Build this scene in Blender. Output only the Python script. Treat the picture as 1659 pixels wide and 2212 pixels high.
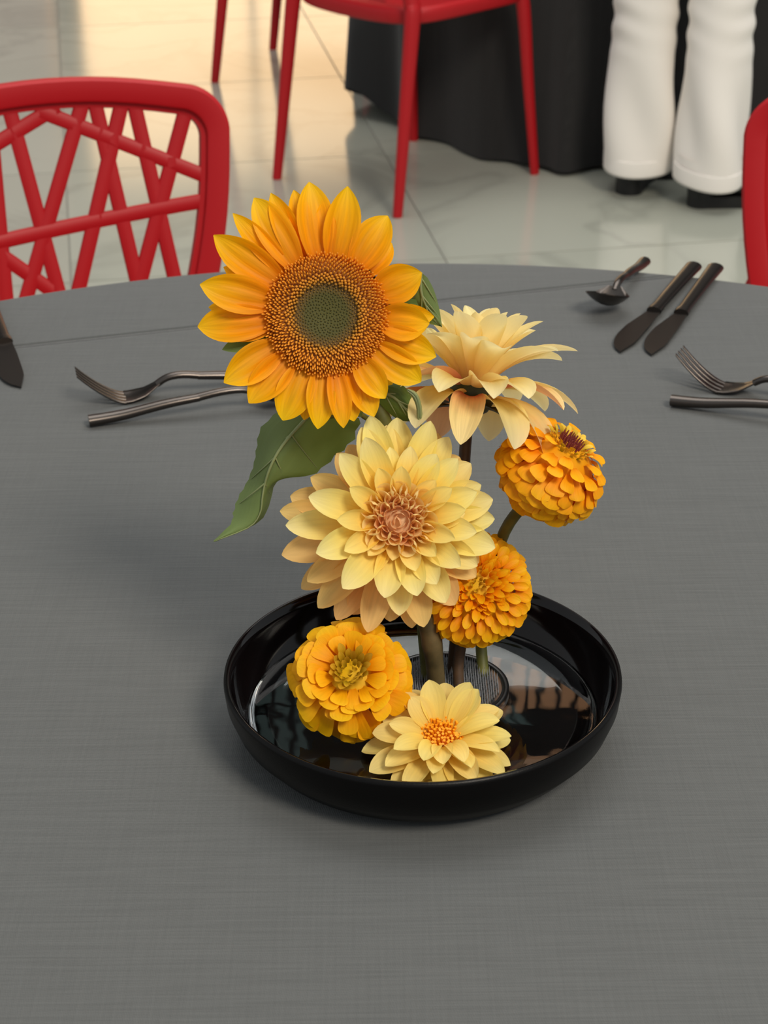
import bpy, bmesh, math, random
from mathutils import Vector, Matrix
import numpy as np
random.seed(7)
PI = math.pi
R = math.radians
for o in list(bpy.data.objects): bpy.data.objects.remove(o)
SC = bpy.context.scene
COL = SC.collection

# ------------------------------------------------------------------ camera
IW, IH = 1659.0, 2212.0
FPX = 4124.6
TH, RO = 0.47132, -0.00983
TZ = 0.74                                   # table top height
CAM = Vector((-0.0466, -0.9775, TZ + 0.6482))
_fw = Vector((0, math.cos(TH), -math.sin(TH)))
_r = Vector((1, 0, 0)); _u = _r.cross(_fw)
_r2 = _r*math.cos(RO) + _u*math.sin(RO); _u2 = -_r*math.sin(RO) + _u*math.cos(RO)
cd = bpy.data.cameras.new('camera'); cam = bpy.data.objects.new('camera', cd); COL.objects.link(cam)
m = Matrix.Identity(4)
for i, c in enumerate((_r2, _u2, -_fw)):
    for k in range(3): m[k][i] = c[k]
m.translation = CAM
cam.matrix_world = m
cd.sensor_fit = 'VERTICAL'; cd.sensor_height = 36; cd.sensor_width = 27
cd.lens = FPX/IH*36
cd.clip_start = 0.02; cd.clip_end = 100
cd.dof.use_dof = True; cd.dof.focus_distance = 1.14; cd.dof.aperture_fstop = 20
SC.camera = cam

# ------------------------------------------------------------------ world, lights, exposure
w = bpy.data.worlds.new('hall_daylight'); SC.world = w; w.use_nodes = True
bg = w.node_tree.nodes['Background']; bg.inputs[0].default_value = (0.93, 0.98, 1.0, 1); bg.inputs[1].default_value = 0.46
def area(name, loc, target, size, power, col, sy=None):
    l = bpy.data.lights.new(name, 'AREA'); l.energy = power; l.color = col; l.size = size
    if sy: l.shape = 'RECTANGLE'; l.size_y = sy
    o = bpy.data.objects.new(name, l); COL.objects.link(o); o.location = loc
    o.rotation_euler = (Vector(target)-Vector(loc)).to_track_quat('-Z', 'Y').to_euler()
    return o
area('skylight_pane', (2.3, -3.4, 5.4), (0, 0, 0.8), 1.7, 270, (1.0, 0.90, 0.76))
area('roof_light', (.5, 3.4, 7.2), (.1, .6, 0.8), 5.5, 285, (1.0, 0.97, 0.92))
SC.view_settings.view_transform = 'Standard'; SC.view_settings.look = 'None'
SC.view_settings.gamma = 1; SC.view_settings.use_curve_mapping = False
SC.view_settings.exposure = 0.08

# ------------------------------------------------------------------ helpers
def ray(px, py): return _fw + _r2*((px-IW/2)/FPX) - _u2*((py-IH/2)/FPX)
def atz(px, py, z): d = ray(px, py); return CAM + d*((z-CAM.z)/d.z)
def aty(px, py, y): d = ray(px, py); return CAM + d*((y-CAM.y)/d.y)
def atp(px, py, p0, n): d = ray(px, py); return CAM + d*((p0-CAM).dot(n)/d.dot(n))
def s2l(c): return tuple(((v/255/12.92) if v/255 <= .04045 else ((v/255+.055)/1.055)**2.4) for v in c)
def lerp(a, b, t): return a+(b-a)*t
def ease(pts, t):
    for (x0, y0), (x1, y1) in zip(pts, pts[1:]):
        if t <= x1:
            k = (t-x0)/(x1-x0) if x1 > x0 else 0
            return lerp(y0, y1, k)
    return pts[-1][1]
def sease(pts, t):
    n = len(pts)-1
    for k in range(n):
        if t <= pts[k+1][0]:
            x0, y0 = pts[k]; x1, y1 = pts[k+1]; h = x1-x0; f = (t-x0)/h
            m0 = (y1-pts[k-1][1])/(x1-pts[k-1][0]) if k > 0 else (y1-y0)/h
            m1 = (pts[k+2][1]-y0)/(pts[k+2][0]-x0) if k+2 <= n else (y1-y0)/h
            f2, f3 = f*f, f*f*f
            return max(.01, (2*f3-3*f2+1)*y0+(f3-2*f2+f)*h*m0+(-2*f3+3*f2)*y1+(f3-f2)*h*m1)
    return pts[-1][1]
def smooth_pts(pts, n):
    """catmull-rom through a list of Vectors, n points"""
    P = [Vector(p) for p in pts]; m_ = len(P)-1; out = []
    for i in range(n):
        t = i/(n-1)*m_; k = min(int(t), m_-1); f = t-k
        p0 = P[max(k-1, 0)]; p1 = P[k]; p2 = P[k+1]; p3 = P[min(k+2, m_)]
        out.append(0.5*((2*p1)+(p2-p0)*f+(2*p0-5*p1+4*p2-p3)*f*f+(3*p1-p0-3*p2+p3)*f**3))
    return out
class MB:
    def __init__(s): s.v = []; s.f = []; s.uv = []
    def grid(s, rows, closed=False, uvs=None, flip=False):
        b = len(s.v); n = len(rows[0])
        for i, r in enumerate(rows):
            for j, p in enumerate(r):
                s.v.append(tuple(p))
                s.uv.append(uvs(i/(len(rows)-1), j/(n-1 if not closed else n)) if uvs else (i/(len(rows)-1), j/max(n-1, 1)))
        for i in range(len(rows)-1):
            for j in range(n if closed else n-1):
                a = b+i*n+j; c = b+i*n+(j+1) % n
                q = (a, c, c+n, a+n)
                s.f.append(q[::-1] if flip else q)
        return b
    def fan(s, ring, flip=False):
        b = len(s.v)
        for p in ring: s.v.append(tuple(p)); s.uv.append((0, 0))
        q = tuple(range(b, b+len(ring))); s.f.append(q[::-1] if flip else q)
    def tube(s, pts, rad, seg=10, caps=True, flat=1.0):
        n = len(pts); rows = []
        prev = None
        for i, p in enumerate(pts):
            p = Vector(p); t = (Vector(pts[min(i+1, n-1)])-Vector(pts[max(i-1, 0)])).normalized()
            if prev is None:
                a = Vector((0, 0, 1)) if abs(t.z) < .9 else Vector((1, 0, 0))
                x = t.cross(a).normalized()
            else:
                x = (prev - t*prev.dot(t)).normalized()
            prev = x; y = t.cross(x)
            r_ = rad(i/(n-1)) if callable(rad) else rad
            rows.append([p + x*(r_*math.cos(2*PI*k/seg)) + y*(r_*flat*math.sin(2*PI*k/seg)) for k in range(seg)])
        s.grid(rows, closed=True, flip=True)
        if caps: s.fan(rows[0]); s.fan(rows[-1], True)
    def lathe(s, prof, seg=96, c=(0, 0, 0), sx=1, sy=1):
        rows = [[(c[0]+sx*r*math.cos(2*PI*k/seg), c[1]+sy*r*math.sin(2*PI*k/seg), c[2]+z) for k in range(seg)] for r, z in prof]
        s.grid(rows, closed=True)
    def box(s, c, d, M=None):
        b = len(s.v)
        for x in (-.5, .5):
            for y in (-.5, .5):
                for z in (-.5, .5):
                    p = Vector((c[0]+x*d[0], c[1]+y*d[1], c[2]+z*d[2]))
                    if M: p = M @ p
                    s.v.append(tuple(p)); s.uv.append((0, 0))
        for q in ((0, 1, 3, 2), (4, 6, 7, 5), (0, 4, 5, 1), (2, 3, 7, 6), (0, 2, 6, 4), (1, 5, 7, 3)): s.f.append(tuple(b+i for i in q))
    def mesh(s, name, mat=None, smooth=True):
        me = bpy.data.meshes.new(name); me.from_pydata(s.v, [], s.f)
        ul = me.uv_layers.new(name='UVMap')
        vi = np.empty(len(me.loops), dtype=np.int32); me.loops.foreach_get('vertex_index', vi)
        ul.data.foreach_set('uv', np.asarray(s.uv, dtype=np.float32)[vi].ravel())
        if smooth: me.polygons.foreach_set('use_smooth', np.ones(len(me.polygons), dtype=bool))
        if mat: me.materials.append(mat)
        me.update(); return me
    def build(s, name, mat, parent=None, smooth=True, mtx=None):
        o = bpy.data.objects.new(name, s.mesh(name, mat, smooth)); COL.objects.link(o)
        if parent: o.parent = parent
        if mtx is not None: o.matrix_local = mtx
        return o
def tag(o, label=None, cat=None, group=None, kind=None):
    if label: o['label'] = label
    if cat: o['category'] = cat
    if group: o['group'] = group
    if kind: o['kind'] = kind
    return o
def empty(name, loc=(0, 0, 0), rz=0, mtx=None):
    o = bpy.data.objects.new(name, None); COL.objects.link(o); o.empty_display_size = .02
    if mtx is not None: o.matrix_world = mtx
    else: o.location = loc; o.rotation_euler = (0, 0, rz)
    return o
def copy_tree(o, parent=None):
    c = o.copy(); COL.objects.link(c); c.parent = parent
    for ch in [x for x in COL.objects if x.parent == o]: copy_tree(ch, c)
    return c
def bevel(o, wd, seg=2):
    b = o.modifiers.new('bevel', 'BEVEL'); b.width = wd; b.segments = seg; b.limit_method = 'ANGLE'; b.angle_limit = R(40)
def autosmooth(o, ang=40):
    me = o.data; me.polygons.foreach_set('use_smooth', np.ones(len(me.polygons), dtype=bool))
    try: me.set_sharp_from_angle(angle=R(ang))
    except Exception: pass

# ------------------------------------------------------------------ materials
def mat(name, col, rough=.5, metal=0, spec=.5, coat=0, build=None):
    mt = bpy.data.materials.new(name); mt.use_nodes = True
    n = mt.node_tree.nodes; b = n['Principled BSDF']
    b.inputs['Base Color'].default_value = (*s2l(col), 1); b.inputs['Roughness'].default_value = rough
    b.inputs['Metallic'].default_value = metal; b.inputs['Specular IOR Level'].default_value = spec
    b.inputs['Coat Weight'].default_value = coat
    if build: build(mt.node_tree, n, mt.node_tree.links, b)
    return mt
def ramp(n, stops):
    r = n.new('ShaderNodeValToRGB'); e = r.color_ramp.elements
    while len(e) < len(stops): e.new(.5)
    for el, (p, c) in zip(e, stops): el.position = p; el.color = (*s2l(c), 1)
    return r
def petal_mat(name, stops, streak=.12, transl=.35, tcol=None, rough=.55, vein=14, back=None, backmix=.6, redtip=None):
    """colour runs along the petal (UV u), fine streaks across it (UV v), light glows through"""
    mt = bpy.data.materials.new(name); mt.use_nodes = True
    t = mt.node_tree; n = t.nodes; l = t.links; b = n['Principled BSDF']; out = n['Material Output']
    uv = n.new('ShaderNodeUVMap'); sep = n.new('ShaderNodeSeparateXYZ'); l.new(uv.outputs[0], sep.inputs[0])
    rp = ramp(n, stops); l.new(sep.outputs[0], rp.inputs[0])
    mp = n.new('ShaderNodeMapping'); mp.inputs['Scale'].default_value = (1.3, vein, 1); l.new(uv.outputs[0], mp.inputs[0])
    oi = n.new('ShaderNodeObjectInfo')
    ad = n.new('ShaderNodeVectorMath'); ad.operation = 'ADD'; l.new(mp.outputs[0], ad.inputs[0])
    cx = n.new('ShaderNodeCombineXYZ'); mu = n.new('ShaderNodeMath'); mu.operation = 'MULTIPLY'; mu.inputs[1].default_value = 37
    l.new(oi.outputs['Random'], mu.inputs[0]); l.new(mu.outputs[0], cx.inputs[2]); l.new(cx.outputs[0], ad.inputs[1])
    ns = n.new('ShaderNodeTexNoise'); ns.inputs['Scale'].default_value = 1.6; ns.inputs['Detail'].default_value = 3; l.new(ad.outputs[0], ns.inputs[0])
    hs = n.new('ShaderNodeHueSaturation')
    mr = n.new('ShaderNodeMapRange'); mr.inputs[1].default_value = .3; mr.inputs[2].default_value = .7
    mr.inputs[3].default_value = 1-streak; mr.inputs[4].default_value = 1+streak*.6; l.new(ns.outputs[0], mr.inputs[0])
    l.new(mr.outputs[0], hs.inputs['Value'])
    mh = n.new('ShaderNodeMapRange'); mh.inputs[3].default_value = .492; mh.inputs[4].default_value = .508; l.new(oi.outputs['Random'], mh.inputs[0])
    l.new(mh.outputs[0], hs.inputs['Hue'])
    l.new(rp.outputs[0], hs.inputs['Color'])
    col = hs.outputs[0]
    if back:
        ge = n.new('ShaderNodeNewGeometry'); mx = n.new('ShaderNodeMix'); mx.data_type = 'RGBA'
        mm = n.new('ShaderNodeMath'); mm.operation = 'MULTIPLY'; mm.inputs[1].default_value = backmix; l.new(ge.outputs['Backfacing'], mm.inputs[0])
        l.new(mm.outputs[0], mx.inputs[0]); l.new(col, mx.inputs[6]); mx.inputs[7].default_value = (*s2l(back), 1); col = mx.outputs[2]
    l.new(col, b.inputs['Base Color']); b.inputs['Roughness'].default_value = rough; b.inputs['Specular IOR Level'].default_value = .25
    bp = n.new('ShaderNodeBump'); bp.inputs['Strength'].default_value = .35; bp.inputs['Distance'].default_value = .0006; l.new(ns.outputs[0], bp.inputs['Height']); l.new(bp.outputs[0], b.inputs['Normal'])
    tr = n.new('ShaderNodeBsdfTranslucent')
    if tcol: tr.inputs[0].default_value = (*s2l(tcol), 1)
    else: l.new(col, tr.inputs[0])
    ms = n.new('ShaderNodeMixShader'); ms.inputs[0].default_value = transl
    l.new(b.outputs[0], ms.inputs[1]); l.new(tr.outputs[0], ms.inputs[2]); l.new(ms.outputs[0], out.inputs[0])
    return mt
M = {}
M['sun'] = petal_mat('sunflower_petal', [(0, (226, 130, 4)), (.25, (246, 158, 2)), (.7, (255, 184, 6)), (1, (255, 205, 24))], .14, .3, vein=9)
DB = (246, 206, 128)
M['dah_out'] = petal_mat('dahlia_outer_petal', [(0, (255, 196, 70)), (.3, (255, 222, 92)), (.7, (255, 238, 138)), (1, (255, 244, 172))], .06, .36, vein=7, back=DB)
M['dah_peach_shade'] = petal_mat('dahlia_peach_shade_petal', [(0, (244, 176, 96)), (.5, (250, 204, 120)), (1, (252, 216, 140))], .06, .42, vein=7, back=(238, 180, 116))  # peach outer petals, with the shade of the low side put into the colour
M['dah_mid'] = petal_mat('dahlia_middle_petal', [(0, (255, 190, 80)), (.4, (255, 218, 104)), (1, (255, 236, 150))], .05, .38, vein=7, back=(252, 212, 134))
M['dah_in'] = petal_mat('dahlia_quill_petal', [(0, (255, 208, 130)), (.5, (255, 224, 146)), (1, (255, 238, 176))], .04, .45, vein=6, back=(255, 224, 154))
M['dah_bud'] = petal_mat('dahlia_bud_petal', [(0, (252, 200, 150)), (.6, (254, 212, 158)), (1, (255, 228, 180))], .04, .45, vein=6, back=(254, 212, 164))
M['cream'] = petal_mat('cream_dahlia_petal', [(0, (255, 206, 84)), (.25, (255, 226, 124)), (.7, (255, 240, 172)), (1, (255, 246, 196))], .06, .48, vein=6, back=(255, 238, 176))
M['cream_pink'] = petal_mat('pink_streaked_petal', [(0, (238, 160, 96)), (.18, (196, 92, 84)), (.42, (240, 178, 120)), (.7, (250, 222, 150)), (1, (252, 232, 168))], .14, .38, vein=8, back=(226, 150, 118), backmix=.6)
M['zin'] = petal_mat('orange_zinnia_petal', [(0, (236, 138, 4)), (.5, (253, 168, 6)), (1, (255, 186, 18))], .06, .28, vein=6, back=(240, 156, 16))
M['zin_y'] = petal_mat('golden_zinnia_petal', [(0, (240, 160, 6)), (.4, (255, 178, 4)), (1, (255, 198, 14))], .06, .3, vein=6, back=(240, 160, 12))
M['zin_c'] = petal_mat('zinnia_inner_petal', [(0, (150, 130, 20)), (.5, (196, 160, 30)), (1, (226, 180, 50))], .08, .3, vein=5)
M['pom'] = petal_mat('pompon_petal', [(0, (240, 140, 0)), (.45, (252, 170, 4)), (1, (255, 198, 22))], .06, .3, vein=5, back=(244, 170, 20))
M['float'] = petal_mat('floating_dahlia_petal', [(0, (250, 206, 70)), (.35, (252, 222, 112)), (1, (252, 234, 150))], .06, .38, vein=7, back=(244, 214, 140))
M['stamen'] = mat('stamen', (250, 160, 10), .6)
M['stem'] = mat('stem', (92, 88, 48), .55, build=None)
def stem_nodes(c1, c2):
    def f(t, n, l, b):
        tc = n.new('ShaderNodeTexCoord'); ns = n.new('ShaderNodeTexNoise'); ns.inputs['Scale'].default_value = 60; ns.inputs['Detail'].default_value = 4
        l.new(tc.outputs['Object'], ns.inputs[0]); r = ramp(n, [(.35, c1), (.65, c2)]); l.new(ns.outputs[0], r.inputs[0]); l.new(r.outputs[0], b.inputs['Base Color'])
        bp = n.new('ShaderNodeBump'); bp.inputs['Strength'].default_value = .3; bp.inputs['Distance'].default_value = .001; l.new(ns.outputs[0], bp.inputs['Height']); l.new(bp.outputs[0], b.inputs['Normal'])
    return f
M['stem_brown'] = mat('brownish_stem', (80, 70, 44), .6, build=stem_nodes((70, 62, 36), (108, 92, 58)))
M['stem_green'] = mat('green_stem', (88, 90, 40), .55, build=stem_nodes((78, 82, 32), (112, 112, 52)))
M['stem_dark'] = mat('dark_stem', (60, 44, 34), .5, build=stem_nodes((52, 38, 28), (84, 64, 46)))
M['calyx'] = mat('calyx', (40, 52, 26), .5, build=stem_nodes((30, 42, 18), (56, 68, 34)))
def leaf_mat():
    mt = petal_mat('leaf_blade', [(0, (78, 98, 50)), (.6, (88, 112, 58)), (1, (116, 142, 80))], .14, .25, tcol=(130, 150, 50), vein=10, rough=.42, back=(124, 138, 88))
    return mt
M['leaf'] = leaf_mat()
M['vein'] = mat('leaf_vein', (128, 138, 92), .5)

# ------------------------------------------------------------------ structure: floor, back wall
def marble(t, n, l, b):
    tc = n.new('ShaderNodeTexCoord'); ge = n.new('ShaderNodeNewGeometry'); oi = n.new('ShaderNodeObjectInfo')
    ad = n.new('ShaderNodeVectorMath'); ad.operation = 'MULTIPLY_ADD'; l.new(oi.outputs['Location'], ad.inputs[0]); ad.inputs[1].default_value = (.6, .4, 1); l.new(ge.outputs['Position'], ad.inputs[2])
    ns = n.new('ShaderNodeTexNoise'); ns.inputs['Scale'].default_value = 1.3; ns.inputs['Detail'].default_value = 6; ns.inputs['Distortion'].default_value = 1.2; l.new(ad.outputs[0], ns.inputs[0])
    r = ramp(n, [(.0, (163, 166, 154)), (.46, (170, 172, 160)), (.5, (158, 160, 149)), (.54, (171, 173, 161)), (1, (177, 178, 167))]); l.new(ns.outputs[0], r.inputs[0])
    hs = n.new('ShaderNodeHueSaturation'); mr = n.new('ShaderNodeMapRange'); mr.inputs[3].default_value = .95; mr.inputs[4].default_value = 1.05
    l.new(oi.outputs['Random'], mr.inputs[0]); l.new(mr.outputs[0], hs.inputs['Value']); l.new(r.outputs[0], hs.inputs['Color']); l.new(hs.outputs[0], b.inputs['Base Color'])
M['marble'] = mat('marble', (180, 178, 168), .13, spec=.6, build=marble)
M['grout'] = mat('floor_joint', (140, 139, 132), .6)
g = MB(); g.box((0, 3, -.053), (26, 28, .1)); floor = g.build('floor', M['grout'], smooth=False); tag(floor, 'polished pale marble floor of the hall', kind='structure')
tl = MB(); TS = .80
tl.box((0, 0, -.01), (TS-.004, TS-.004, .02)); tme = tl.mesh('floor_tile', M['marble'], False)
ca, sa = math.cos(R(9)), math.sin(R(9))
for i in range(-6, 7):
    for j in range(-5, 13):
        x, y = i*TS+.15, j*TS+.1
        o = bpy.data.objects.new('floor_tile', tme); COL.objects.link(o); o.parent = floor
        o.location = (x*ca-y*sa, x*sa+y*ca, 0); o.rotation_euler = (0, 0, R(9))
M['wall'] = mat('wall_plaster', (150, 152, 146), .7)
M['wall_dark'] = mat('dark_panelling', (44, 38, 34), .6)
M['pink'] = mat('column_stone', (206, 176, 168), .45)
M['bronze'] = mat('bronze_frame', (34, 28, 24), .4)
def emis(name, col, s):
    mt = bpy.data.materials.new(name); mt.use_nodes = True; n = mt.node_tree.nodes; b = n['Principled BSDF']
    b.inputs['Base Color'].default_value = (.02, .02, .02, 1); b.inputs['Roughness'].default_value = .1
    b.inputs['Emission Color'].default_value = (*s2l(col), 1); b.inputs['Emission Strength'].default_value = s
    return mt
M['day'] = emis('daylit_glass', (255, 212, 158), 2.8)
M['brownlit'] = emis('lit_gallery_glass', (236, 178, 130), 2.2)
M['teal'] = emis('dim_gallery_glass', (140, 165, 160), 1.0)
WY = 10.0
g = MB(); g.box((0, WY+.15, 1.9), (26, .3, 3.8)); wall = g.build('wall_back', M['wall'], smooth=False); tag(wall, 'plain grey lower back wall of the hall', kind='structure')
g = MB(); g.box((0, WY+.15, 7.9), (26, .3, 8.2)); tag(g.build('wall_upper', M['wall_dark'], smooth=False), 'dark panelled upper gallery wall of the hall', kind='structure')
def window(name, x0, x1, z0, z1, nx, nz, gl, bar=.05, lab=''):
    e = empty(name, ((x0+x1)/2, WY, z0)); tag(e, lab, kind='structure')
    W_, H_ = x1-x0, z1-z0
    for i in range(nx):
        for k in range(nz):
            b = MB(); b.box((-W_/2+W_*(i+.5)/nx, -.02, H_*(k+.5)/nz), (W_/nx-bar*.6, .02, H_/nz-bar*.6)); b.build('pane', gl, e, False)
    for i in range(nx+1):
        b = MB(); b.box((-W_/2+W_*i/nx, -.04, H_/2), (bar, .07, H_+bar)); b.build('mullion', M['bronze'], e, False)
    for k in range(nz+1):
        b = MB(); b.box((0, -.035, H_*k/nz), (W_-bar, .06, bar)); b.build('transom', M['bronze'], e, False)
    return e
window('window_1', -1.75, 2.2, .03, 1.95, 4, 1, M['day'], .03, 'tall sunlit glass doors in the back wall')
window('window_2', .55, 1.35, 6.35, 7.25, 7, 1, M['brownlit'], .035, 'brown lit upper gallery window with thin bars')
window('window_3', .7, 1.4, 7.55, 8.1, 1, 1, M['brownlit'], .04, 'brown lit square upper window')
window('window_4', -1.2, -.55, 6.5, 7.9, 5, 2, M['teal'], .04, 'dim green upper gallery window with bars')
g = MB(); g.box((-2.12, WY-.2, 2), (.5, .36, 4)); tag(g.build('trim_1', M['pink'], smooth=False), 'pinkish stone pilaster on the back wall', kind='structure')

# ------------------------------------------------------------------ tables and cloths
def cloth_nodes(c1, c2, crease=False):
    def f(t, n, l, b):
        tc = n.new('ShaderNodeTexCoord')
        def waves(rot, sc, dist):
            mp = n.new('ShaderNodeMapping'); mp.inputs['Rotation'].default_value = (0, 0, rot); l.new(tc.outputs['Object'], mp.inputs[0])
            wv = n.new('ShaderNodeTexWave'); wv.inputs['Scale'].default_value = sc; wv.inputs['Distortion'].default_value = dist; wv.inputs['Detail'].default_value = 2; wv.inputs['Detail Scale'].default_value = 1.5
            l.new(mp.outputs[0], wv.inputs[0]); return wv.outputs['Fac']
        def slub(rot, sx, sy):
            mp = n.new('ShaderNodeMapping'); mp.inputs['Rotation'].default_value = (0, 0, rot); mp.inputs['Scale'].default_value = (sx, sy, 1); l.new(tc.outputs['Object'], mp.inputs[0])
            ns = n.new('ShaderNodeTexNoise'); ns.inputs['Scale'].default_value = 1; ns.inputs['Detail'].default_value = 3; l.new(mp.outputs[0], ns.inputs[0]); return ns.outputs[0]
        A = R(-14)
        s1 = slub(A, 18, 700); s2 = slub(A, 700, 18)
        w1 = waves(A, 260, 3); w2 = waves(A+PI/2, 260, 3)
        def op(o, a, b_):
            m_ = n.new('ShaderNodeMath'); m_.operation = o
            for i, q in enumerate((a, b_)):
                if isinstance(q, (int, float)): m_.inputs[i].default_value = q
                else: l.new(q, m_.inputs[i])
            return m_.outputs[0]
        h = op('ADD', op('ADD', op('MULTIPLY', s1, 1.0), op('MULTIPLY', s2, .7)), op('MULTIPLY', op('ADD', w1, w2), .25))
        cl = n.new('ShaderNodeTexNoise'); cl.inputs['Scale'].default_value = 3; cl.inputs['Detail'].default_value = 2; l.new(tc.outputs['Object'], cl.inputs[0])
        mixf = op('ADD', op('MULTIPLY', s1, .7), op('MULTIPLY', s2, .3))
        r = ramp(n, [(.3, c1), (.7, c2)]); l.new(mixf, r.inputs[0]); l.new(r.outputs[0], b.inputs['Base Color'])
        bp = n.new('ShaderNodeBump'); bp.inputs['Strength'].default_value = .5; bp.inputs['Distance'].default_value = .0006; l.new(h, bp.inputs['Height'])
        last = bp
        if crease:
            # pressed fold line across the cloth (real crease of the cloth, in table coordinates)
            for (nx, ny, d0, wd) in crease:
                vm = n.new('ShaderNodeVectorMath'); vm.operation = 'DOT_PRODUCT'; l.new(tc.outputs['Object'], vm.inputs[0]); vm.inputs[1].default_value = (nx, ny, 0)
                ab = op('ABSOLUTE', op('SUBTRACT', vm.outputs['Value'], d0), 0)
                mr = n.new('ShaderNodeMapRange'); mr.interpolation_type = 'SMOOTHSTEP'; mr.inputs[1].default_value = 0; mr.inputs[2].default_value = wd; mr.inputs[3].default_value = 0; mr.inputs[4].default_value = 1; l.new(ab, mr.inputs[0])
                b2 = n.new('ShaderNodeBump'); b2.inputs['Strength'].default_value = 1; b2.inputs['Distance'].default_value = wd*.9; l.new(mr.outputs[0], b2.inputs['Height']); l.new(last.outputs[0], b2.inputs['Normal']); last = b2
        l.new(last.outputs[0], b.inputs['Normal'])
        b.inputs['Sheen Weight'].default_value = .15
    return f
# crease line through two photo points on the table plane
pA, pB = atz(60, 752, TZ), atz(1400, 607, TZ); dd = (pB-pA); nn = Vector((-dd.y, dd.x, 0)).normalized()
CR = [(nn.x, nn.y, nn.dot(pA), .006)]
M['cloth'] = mat('grey_tablecloth', (108, 108, 106), .85, spec=.2, build=cloth_nodes((83, 85, 85), (94, 96, 96), CR))
M['cloth_dark'] = mat('charcoal_tablecloth', (50, 50, 50), .85, spec=.2, build=cloth_nodes((38, 37, 37), (46, 45, 45)))
M['steel'] = mat('table_steel', (40, 40, 40), .4, .8)
M['ply'] = mat('table_plywood', (150, 116, 80), .6)
def make_table(loc, rad, lab, clothmat, clothlab, hem, rfun, loose=.0):
    t = empty('round_table', loc); tag(t, lab, 'table', 'round banquet tables')
    b = MB(); b.lathe([(0, TZ-.03), (rad-.012, TZ-.03), (rad-.012, TZ-.004), (0, TZ-.004)], 64); b.build('table_top', M['ply'], t)
    b = MB(); b.lathe([(.045, .03), (.045, TZ-.03)], 24); b.build('pedestal', M['steel'], t)
    b = MB(); b.lathe([(0, .0), (.30, .0), (.30, .012), (.06, .05), (0, .05)], 48); b.build('base_plate', M['steel'], t)
    c = MB(); seg = 288; rows = []
    for r_ in [0, .05]+[.1+.05*k for k in range(int((rad-.12)/.05))]+[rad-.012]:
        rows.append([(r_*math.cos(2*PI*k/seg), r_*math.sin(2*PI*k/seg), TZ) for k in range(seg)])
    for k in range(1, 5):
        a = PI/2*k/4
        rows.append([((rad-.012+.012*math.sin(a))*math.cos(2*PI*q/seg), (rad-.012+.012*math.sin(a))*math.sin(2*PI*q/seg), TZ-.012+.012*math.cos(a)) for q in range(seg)])
    for k in range(1, 15):
        s_ = k/14; row = []
        for q in range(seg):
            ph = 2*PI*q/seg; rr = rad + rfun(ph)*s_**.8
            row.append((rr*math.cos(ph), rr*math.sin(ph), lerp(TZ-.012, hem(ph), s_)))
        rows.append(row)
    c.grid(rows, closed=True)
    o = c.build('tablecloth', clothmat); o.location = loc; tag(o, clothlab, 'tablecloth')
    return t, o
def folds(n, amp, seed):
    rnd = random.Random(seed); ph = [rnd.uniform(0, 6.28) for _ in range(4)]
    return lambda a: amp*(.55+.5*math.sin(n*a+ph[0]+.8*math.sin(2*a+ph[1]))+.3*math.sin((n*.5)//1*a+ph[2]))
TR = .853
near_f = folds(16, .05, 3)
def w_chair(a): return max(math.exp(-(math.atan2(math.sin(a-R(q)), math.cos(a-R(q)))/.33)**4) for q in (108.5, 63))
BX = -.0245
make_table((BX, 0, 0), TR, 'round table under the grey linen cloth with the flower bowl', M['cloth'], 'mid grey woven tablecloth with a pressed fold line, under the flower bowl', lambda a: .12, lambda a: near_f(a)*(1-w_chair(a)) - .035*w_chair(a))

# ------------------------------------------------------------------ bowl, water, pin holder
M['lacquer'] = mat('black_lacquer', (10, 5, 5), .08, spec=.32)
def lac(t, n, l, b):
    tc = n.new('ShaderNodeTexCoord'); ns = n.new('ShaderNodeTexNoise'); ns.inputs['Scale'].default_value = 900; l.new(tc.outputs['Object'], ns.inputs[0])
    bp = n.new('ShaderNodeBump'); bp.inputs['Strength'].default_value = .25; bp.inputs['Distance'].default_value = .0003; l.new(ns.outputs[0], bp.inputs['Height']); l.new(bp.outputs[0], b.inputs['Normal'])
M['matteblack'] = mat('satin_black', (6, 5, 5), .36, spec=.17, build=lac)
BZ = TZ+.001
bowl = empty('flower_bowl', (BX, 0, BZ)); tag(bowl, 'shallow round black lacquer bowl filled with water and flowers', 'bowl')
b = MB(); b.lathe([(.1172, .0432), (.1188, .0425), (.1192, .040), (.1180, .030), (.1135, .018), (.104, .007), (.094, .0015), (.088, 0), (0, 0)], 160); b.build('bowl_outside', M['matteblack'], bowl)
b = MB(); b.lathe([(0, .0052), (.09, .0052), (.099, .0075), (.1055, .014), (.1105, .024), (.1145, .036), (.1156, .0425), (.1172, .0432)], 160); b.build('bowl_inside', M['lacquer'], bowl)
WZ = BZ+.0150
wm = bpy.data.materials.new('water'); wm.use_nodes = True; b_ = wm.node_tree.nodes['Principled BSDF']
b_.inputs['Base Color'].default_value = (.93, .96, .96, 1); b_.inputs['Roughness'].default_value = .0; b_.inputs['IOR'].default_value = 1.33; b_.inputs['Transmission Weight'].default_value = 1
_n = wm.node_tree.nodes; _tc = _n.new('ShaderNodeTexCoord'); _ns = _n.new('ShaderNodeTexNoise'); _ns.inputs['Scale'].default_value = 26; _bp = _n.new('ShaderNodeBump'); _bp.inputs['Strength'].default_value = .1; _bp.inputs['Distance'].default_value = .0015
wm.node_tree.links.new(_tc.outputs['Object'], _ns.inputs[0]); wm.node_tree.links.new(_ns.outputs[0], _bp.inputs['Height']); wm.node_tree.links.new(_bp.outputs[0], b_.inputs['Normal'])
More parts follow.
